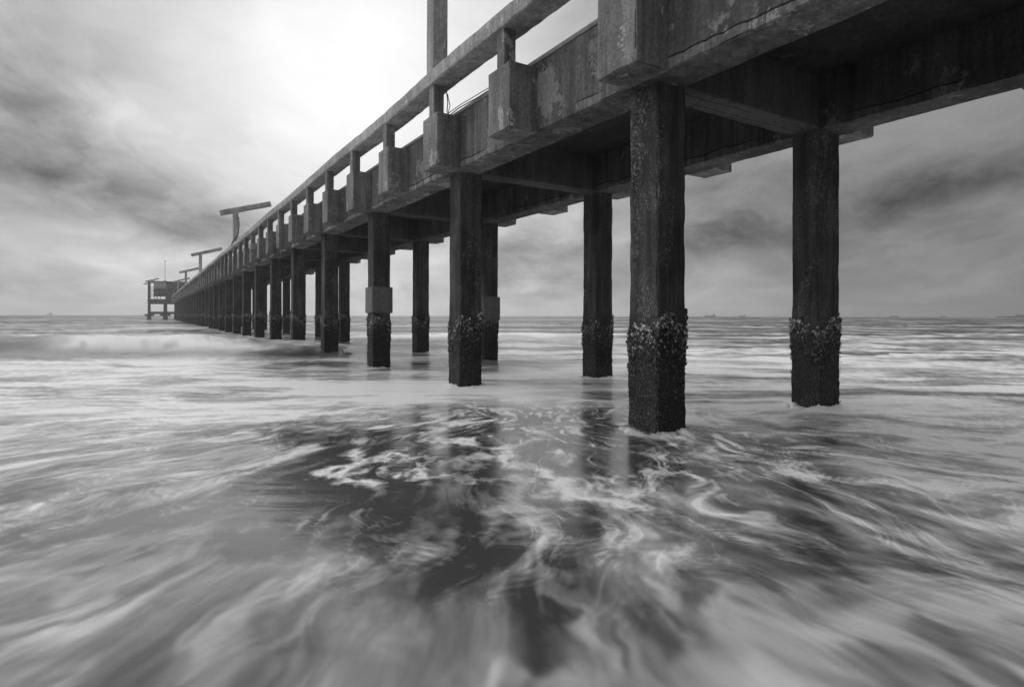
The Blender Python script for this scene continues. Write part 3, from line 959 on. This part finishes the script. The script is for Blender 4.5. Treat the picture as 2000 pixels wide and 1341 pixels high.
def foam_field(a, b):
    near = 1 - sst(b, 5.8, 8.4)
    calm = np.exp(-(((a + 0.2) / 1.9) ** 2 + ((b - 5.2) / 1.25) ** 2)) + 0.9 * np.exp(-(((a - 1.5) / 1.3) ** 2 + ((b - 5.2) / 1.3) ** 2))
    calm = calm + 0.8 * np.exp(-(((a - 0.7) / 1.5) ** 2 + ((b - 6.7) / 1.0) ** 2))
    calm = np.clip(calm, 0, 1)
    wa = 0.13 * samp(T_big, a, b, 9.0); wb = 0.20 * samp(T_big2, a, b, 9.0)
    tone = cover(a + wa, b + wb) - (13 + 10 * sst(-a, 0.8, 2.0)) * (1 - sst(b, 2.6, 4.4)) + 30 * sst(a / np.maximum(b, 0.5), 0.45, 0.62) * sst(b, 2.2, 3.6) * (1 - sst(b, 5.4, 7.0))  # foam lightened on the right to offset the pier's shade
    # surf fans out of a spot some 8 m ahead ...
    da, db = a + 0.4 * wa - 0.25, b + 0.4 * wb - 8.3
    r = np.hypot(da, db)
    th = np.arctan2(da, -db) + 0.10 * np.sin(1.3 * np.log(r + 0.5) + 1.0)
    lr = np.log(np.maximum(r, 0.15))
    n_w = samp(T_wisp, lr, th, 1.9)
    n_w2 = samp(T_wisp, lr + 0.7, th + 0.9, 0.95)
    n_l = samp(T_lines, lr, th, 1.9)
    n_b = samp(T_wisp, lr + 0.5, th + 0.3, 3.9)
    # ... and slides sideways in long low bands farther out
    sf = np.log2(np.clip(b / 9.0, 1, 40)); s0 = np.exp2(np.floor(sf)); mx = sf - np.floor(sf)

    def far(T, per):
        q = samp(T, a / s0 * 0.8, b / s0, per)
        return q * (1 - mx) + samp(T, a / s0 * 0.4 + 3.3, b / s0 * 0.5 + 1.7, per) * mx
    f_w, f_l, f_b, f_w2 = far(T_wisp, 21.0), far(T_lines, 20.0), far(T_wisp, 55.0), far(T_wisp, 9.0)
    w_ = n_w * near + f_w * (1 - near)
    w2 = n_w2 * near + f_w2 * (1 - near)
    l_ = n_l * near + f_l * (1 - near)
    b_ = n_b * near + f_b * (1 - near)
    act = 1 - 0.70 * calm
    side = sst(np.abs(a) / np.maximum(b, 0.5), 0.30, 0.62) * near        # finer streaks towards both sides
    amp = np.clip((tone - 40) / 60, 0.22, 1.0)
    soften = sst(b, 1.8, 3.6)
    tone2 = tone - 16 * (1 - near) + amp * act * ((24 + 12 * near * (1 - sst(b, 3.0, 5.0))) * np.tanh(w_ * 1.0) + (5 + 9 * soften) * np.tanh(w2) + (1.5 + 5 * side + 7 * (1 - near)) * l_ + 14 * b_) * (1.0 + 0.5 * (1 - near))
    # slack water: lacing, drawn out towards the shore
    lace = 0
    for i, tt in enumerate((-1, -0.5, 0, 0.5, 1)):
        lace = lace + samp(T_lace, a + 1.1 * wa + 0.03 * tt * da, (b + 1.1 * wb + 0.04 * tt * db) * 0.55 + 2.6, 6.2) / 5
    gate = np.clip((tone - 58) / 50, 0.06, 1.15)
    tone2 = tone2 + calm * gate * (sst(lace, 0.12, 0.75) * 112 - 36)
    tone2 = tone2 + (1 - calm) * near * sst(b, 2.0, 3.4) * (sst(lace, 0.15, 0.9) - 0.32) * 58
    tone2 = tone2 + calm * 9 * w2
    jx = 0.10 * samp(T_big, a, b, 4.0) + 0.03 * samp(T_wisp, a, b, 3.0); jy = 0.2 * samp(T_big2, a, b, 4.0) + 0.08 * samp(T_wisp, b, a, 3.0)
    px_, py_ = a + jx, b + jy
    for (x0, y0, x1, y1, wd, st) in SCRAPS:
        ex, ey = x1 - x0, (y1 - y0) * 0.45
        tq = np.clip(((px_ - x0) * ex + (py_ - y0) * 0.45 * ey) / (ex * ex + ey * ey), 0, 1)
        d2 = ((px_ - x0 - ex * tq) ** 2 + ((py_ - y0) * 0.45 - ey * tq) ** 2) / (wd * 0.85) ** 2
        sel = d2 < 7
        s = np.zeros_like(a)
        s[sel] = st * np.exp(-d2[sel] * 0.9) * np.clip(0.75 + 0.2 * w_[sel] + 0.5 * lace[sel], 0.1, 1.15)
        tone2 = tone2 + np.clip(205 - tone2, 0, 200) * np.clip(s, 0, 1)
    lin = (np.clip(tone2, 20, 250) / 255) ** 2.2
    return np.clip((lin - 0.05) / 0.52, 0, 1), w_, l_


th_in = np.radians(np.concatenate([np.arange(-66, -46, 0.4), np.arange(-46, 46, 0.105), np.arange(46, 66.01, 0.4)]))
th_out = np.radians(np.arange(66, 294, 3.0))[1:]
th = np.concatenate([th_in, th_out])
inv_r = np.concatenate([np.linspace(1 / 1.35, 1 / 60, 800), np.linspace(1 / 60, 1 / 900, 34)[1:]])
rad = np.concatenate([[0.4, 0.8, 1.1], 1 / inv_r])
NT_, NR_ = len(th), len(rad)
A, B = np.meshgrid(th, rad, indexing='xy')                # rows = radius
a = (B * np.sin(A)).ravel(); b_ = (B * np.cos(A)).ravel()
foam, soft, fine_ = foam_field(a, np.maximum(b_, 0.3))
# wash round the foot of every near pile, trailing towards the shore
for i in range(0, 12):
    for v in (VA, VB):
        u = bent_u(i)
        pa_, pb_ = v * RT[0] + u * RT[1], v * FR[0] + u * FR[1]
        sel = (np.abs(a - pa_) < 1.2) & (np.abs(b_ - pb_) < 2.2)
        ex, ey = a[sel] - pa_ + 0.05 * soft[sel], b_[sel] - pb_
        ring = np.exp(-((np.hypot(ex, ey * 0.8) - 0.33) / 0.10) ** 2)
        foam[sel] = np.clip(foam[sel] + ring * np.clip(0.42 + 0.25 * soft[sel], 0, 0.75), 0, 1)
ca_ = samp(T_big, a, b_, 30.0)

# height: swell, the breaking wave on the left, small chop
x_w = a * RT[0] + b_ * FR[0]; y_w = a * RT[1] + b_ * FR[1]
z = 0.035 * np.sin(b_ * 0.9 + 0.3 * a + 2 * ca_) * sst(b_, 9, 14) * (1 - sst(b_, 60, 160))
z += 0.006 * samp(T_big2, a, b_, 22.0) * sst(b_, 1, 3)
crest_b = 17.6 + 0.10 * (a + 10) + 0.5 * samp(T_big, a, 0 * a, 40.0)
prof = np.where(b_ < crest_b, np.exp(-((b_ - crest_b) / 1.25) ** 2), np.exp(-((b_ - crest_b) / 2.8) ** 2))
along = sst(-a, 3.2, 8.5) * (0.86 + 0.16 * samp(T_big2, a, 0 * a, 30.0))
wave = prof * along
z += 0.66 * wave
br = sst(-a, 5.0, 8.0) * (1 - 0.9 * sst(-a, 11.8, 13.6)) * np.clip(0.88 + 0.2 * soft + 0.12 * fine_, 0.2, 1)
face = np.exp(-((b_ - crest_b + 1.55) / 0.85) ** 2) * sst(-a, 3.2, 5.5) + 0.8 * np.exp(-((b_ - crest_b + 0.3) / 1.0) ** 2) * sst(-a, 11.8, 13.6)
foam = np.clip(foam * (1 - 0.80 * np.clip(face, 0, 1)), 0, 1)
lip = np.exp(-((b_ - crest_b + 0.05) / 0.62) ** 2) + 0.6 * np.exp(-((b_ - crest_b + 0.8) / 0.5) ** 2) * np.clip(0.5 + 0.45 * soft, 0, 1)
foam = np.clip(foam * (1 - 0.7 * np.clip(lip, 0, 1) * sst(-a, 3.5, 6)) + 1.0 * br * np.clip(lip, 0, 1), 0, 1)
foam = np.clip(foam + 0.5 * np.exp(-((b_ - crest_b - 5.5) / 1.6) ** 2) * sst(-a, 11, 14) * np.clip(0.5 + 0.25 * soft, 0, 1), 0, 1)
for i in range(0, 8):
    for v in (VA, VB):
        u = bent_u(i)
        pa_, pb_ = v * RT[0] + u * RT[1], v * FR[0] + u * FR[1]
        rr_ = np.hypot(a - pa_, b_ - pb_)
        sel = rr_ < 1.0
        z[sel] += 0.035 * np.exp(-((rr_[sel] - 0.25) / 0.16) ** 2) * (0.6 + 0.5 * samp(T_wisp, a[sel], b_[sel], 3.0))
z += 0.22 * np.exp(-((b_ - 31.0 - 0.1 * a) / 2.2) ** 2) * (np.exp(-((a - 2) / 6) ** 2) + np.exp(-((a + 28) / 14) ** 2))

me = bpy.data.meshes.new('sea')
nv = NT_ * NR_
ii, jj = np.meshgrid(np.arange(NR_ - 1), np.arange(NT_), indexing='ij')
j2 = (jj + 1) % NT_
quads = np.stack([ii * NT_ + jj, (ii + 1) * NT_ + jj, (ii + 1) * NT_ + j2, ii * NT_ + j2], -1).reshape(-1, 4)[:, ::-1]
# innermost ring is closed with a fan of its own
me.vertices.add(nv + 1)
co = np.zeros((nv + 1, 3), np.float32)
co[:nv, 0], co[:nv, 1], co[:nv, 2] = x_w, y_w, z
me.vertices.foreach_set('co', co.ravel())
nq = len(quads)
fan = np.stack([np.full(NT_, nv), (np.arange(NT_) + 1) % NT_, np.arange(NT_)], -1)
me.loops.add(nq * 4 + NT_ * 3)
me.loops.foreach_set('vertex_index', np.concatenate([quads.ravel(), fan.ravel()]).astype(np.int32))
me.polygons.add(nq + NT_)
me.polygons.foreach_set('loop_start', np.concatenate([np.arange(nq) * 4, nq * 4 + np.arange(NT_) * 3]).astype(np.int32))
me.update(calc_edges=True)
me.validate()
me.polygons.foreach_set('use_smooth', [True] * len(me.polygons))
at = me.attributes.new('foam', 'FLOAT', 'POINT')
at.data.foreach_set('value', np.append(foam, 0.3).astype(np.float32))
if me.polygons[10].normal.z < 0:
    me.flip_normals()

m, t = new_mat('sea_water')
pos = t.n('ShaderNodeNewGeometry').outputs['Position']
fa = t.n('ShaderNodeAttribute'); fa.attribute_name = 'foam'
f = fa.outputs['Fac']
fn = t.noise(pos, 9.0, 5, 0.6)
f = t.m('ADD', f, t.mul(t.mul(t.sub(fn, 0.5), 0.22), t.mul(f, t.sub(1.2, f))), clamp=True)
x, y, zz = t.xyz(pos)
# ripples lie across the direction the swell comes from
ra = t.add(t.mul(x, RT[0]), t.mul(y, RT[1])); rb = t.add(t.mul(x, FR[0]), t.mul(y, FR[1]))
rip = t.noise(t.comb(t.mul(ra, 0.8), t.mul(rb, 3.2), 0.0), 1.0, 4, 0.5, 0.4)
rip2 = t.noise(t.comb(t.mul(ra, 0.25), t.mul(rb, 0.8), 4.0), 1.0, 3, 0.5)
dist = t.vm('LENGTH', pos, (0, 0, 0))
hb = t.mul(t.add(t.mul(rip, 0.35), rip2), t.ss(dist, 15.0, 60.0, 1.0, 0.0))
bn = t.n('ShaderNodeBump'); bn.inputs['Strength'].default_value = 0.4; bn.inputs['Distance'].default_value = 0.05
t.put(bn.inputs['Height'], hb)
# rough water: facets that face away never show, so the mirror share stops growing at low angles
fr = t.n('ShaderNodeFresnel'); fr.inputs['IOR'].default_value = 1.33
t.put(fr.inputs['Normal'], bn.outputs[0])
mir = t.m('MINIMUM', fr.outputs[0], 0.18)
body = t.n('ShaderNodeBsdfDiffuse'); body.inputs['Color'].default_value = (0.045, 0.045, 0.045, 1)
glo = t.n('ShaderNodeBsdfGlossy'); glo.inputs['Color'].default_value = (0.95, 0.95, 0.95, 1); glo.inputs['Roughness'].default_value = 0.19
t.put(glo.inputs['Normal'], bn.outputs[0])
wat = t.n('ShaderNodeMixShader')
t.put(wat.inputs[0], mir); t.put(wat.inputs[1], body.outputs[0]); t.put(wat.inputs[2], glo.outputs[0])
fo = t.n('ShaderNodeBsdfPrincipled')
fo.inputs['Base Color'].default_value = (0.74, 0.74, 0.74, 1)
fo.inputs['Roughness'].default_value = 0.55
fo.inputs['Specular IOR Level'].default_value = 0.3
mx_ = t.n('ShaderNodeMixShader')
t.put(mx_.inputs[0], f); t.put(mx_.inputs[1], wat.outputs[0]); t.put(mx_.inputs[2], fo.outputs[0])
oo = t.n('ShaderNodeOutputMaterial')
t.put(oo.inputs[0], mx_.outputs[0])
me.materials.append(m)
sea = bpy.data.objects.new('sea', me)
col.objects.link(sea)
sea['kind'] = 'structure'
sea['label'] = 'grey sea with streaked white foam and a low breaking wave'

# ------------------------------------------------------------------ sea haze
v_, f_ = [(x, y, z) for x in (-1000, 1000) for y in (-1000, 1000) for z in (-2.2, 14.6)], \
    [(0, 1, 3, 2), (4, 6, 7, 5), (0, 4, 5, 1), (2, 3, 7, 6), (0, 2, 6, 4), (1, 5, 7, 3)]
m, t = new_mat('haze')
pv = t.n('ShaderNodeVolumePrincipled')
pv.inputs['Color'].default_value = (0.95, 0.95, 0.95, 1)
pv.inputs['Density'].default_value = 0.0011
pv.inputs['Anisotropy'].default_value = 0.75
oo = t.n('ShaderNodeOutputMaterial')
t.put(oo.inputs['Volume'], pv.outputs[0])
hz = bpy.data.objects.new('haze', mesh_from('haze', v_, f_, m, False))
col.objects.link(hz)
hz['kind'] = 'stuff'
hz['label'] = 'thin pale sea haze round the pier'
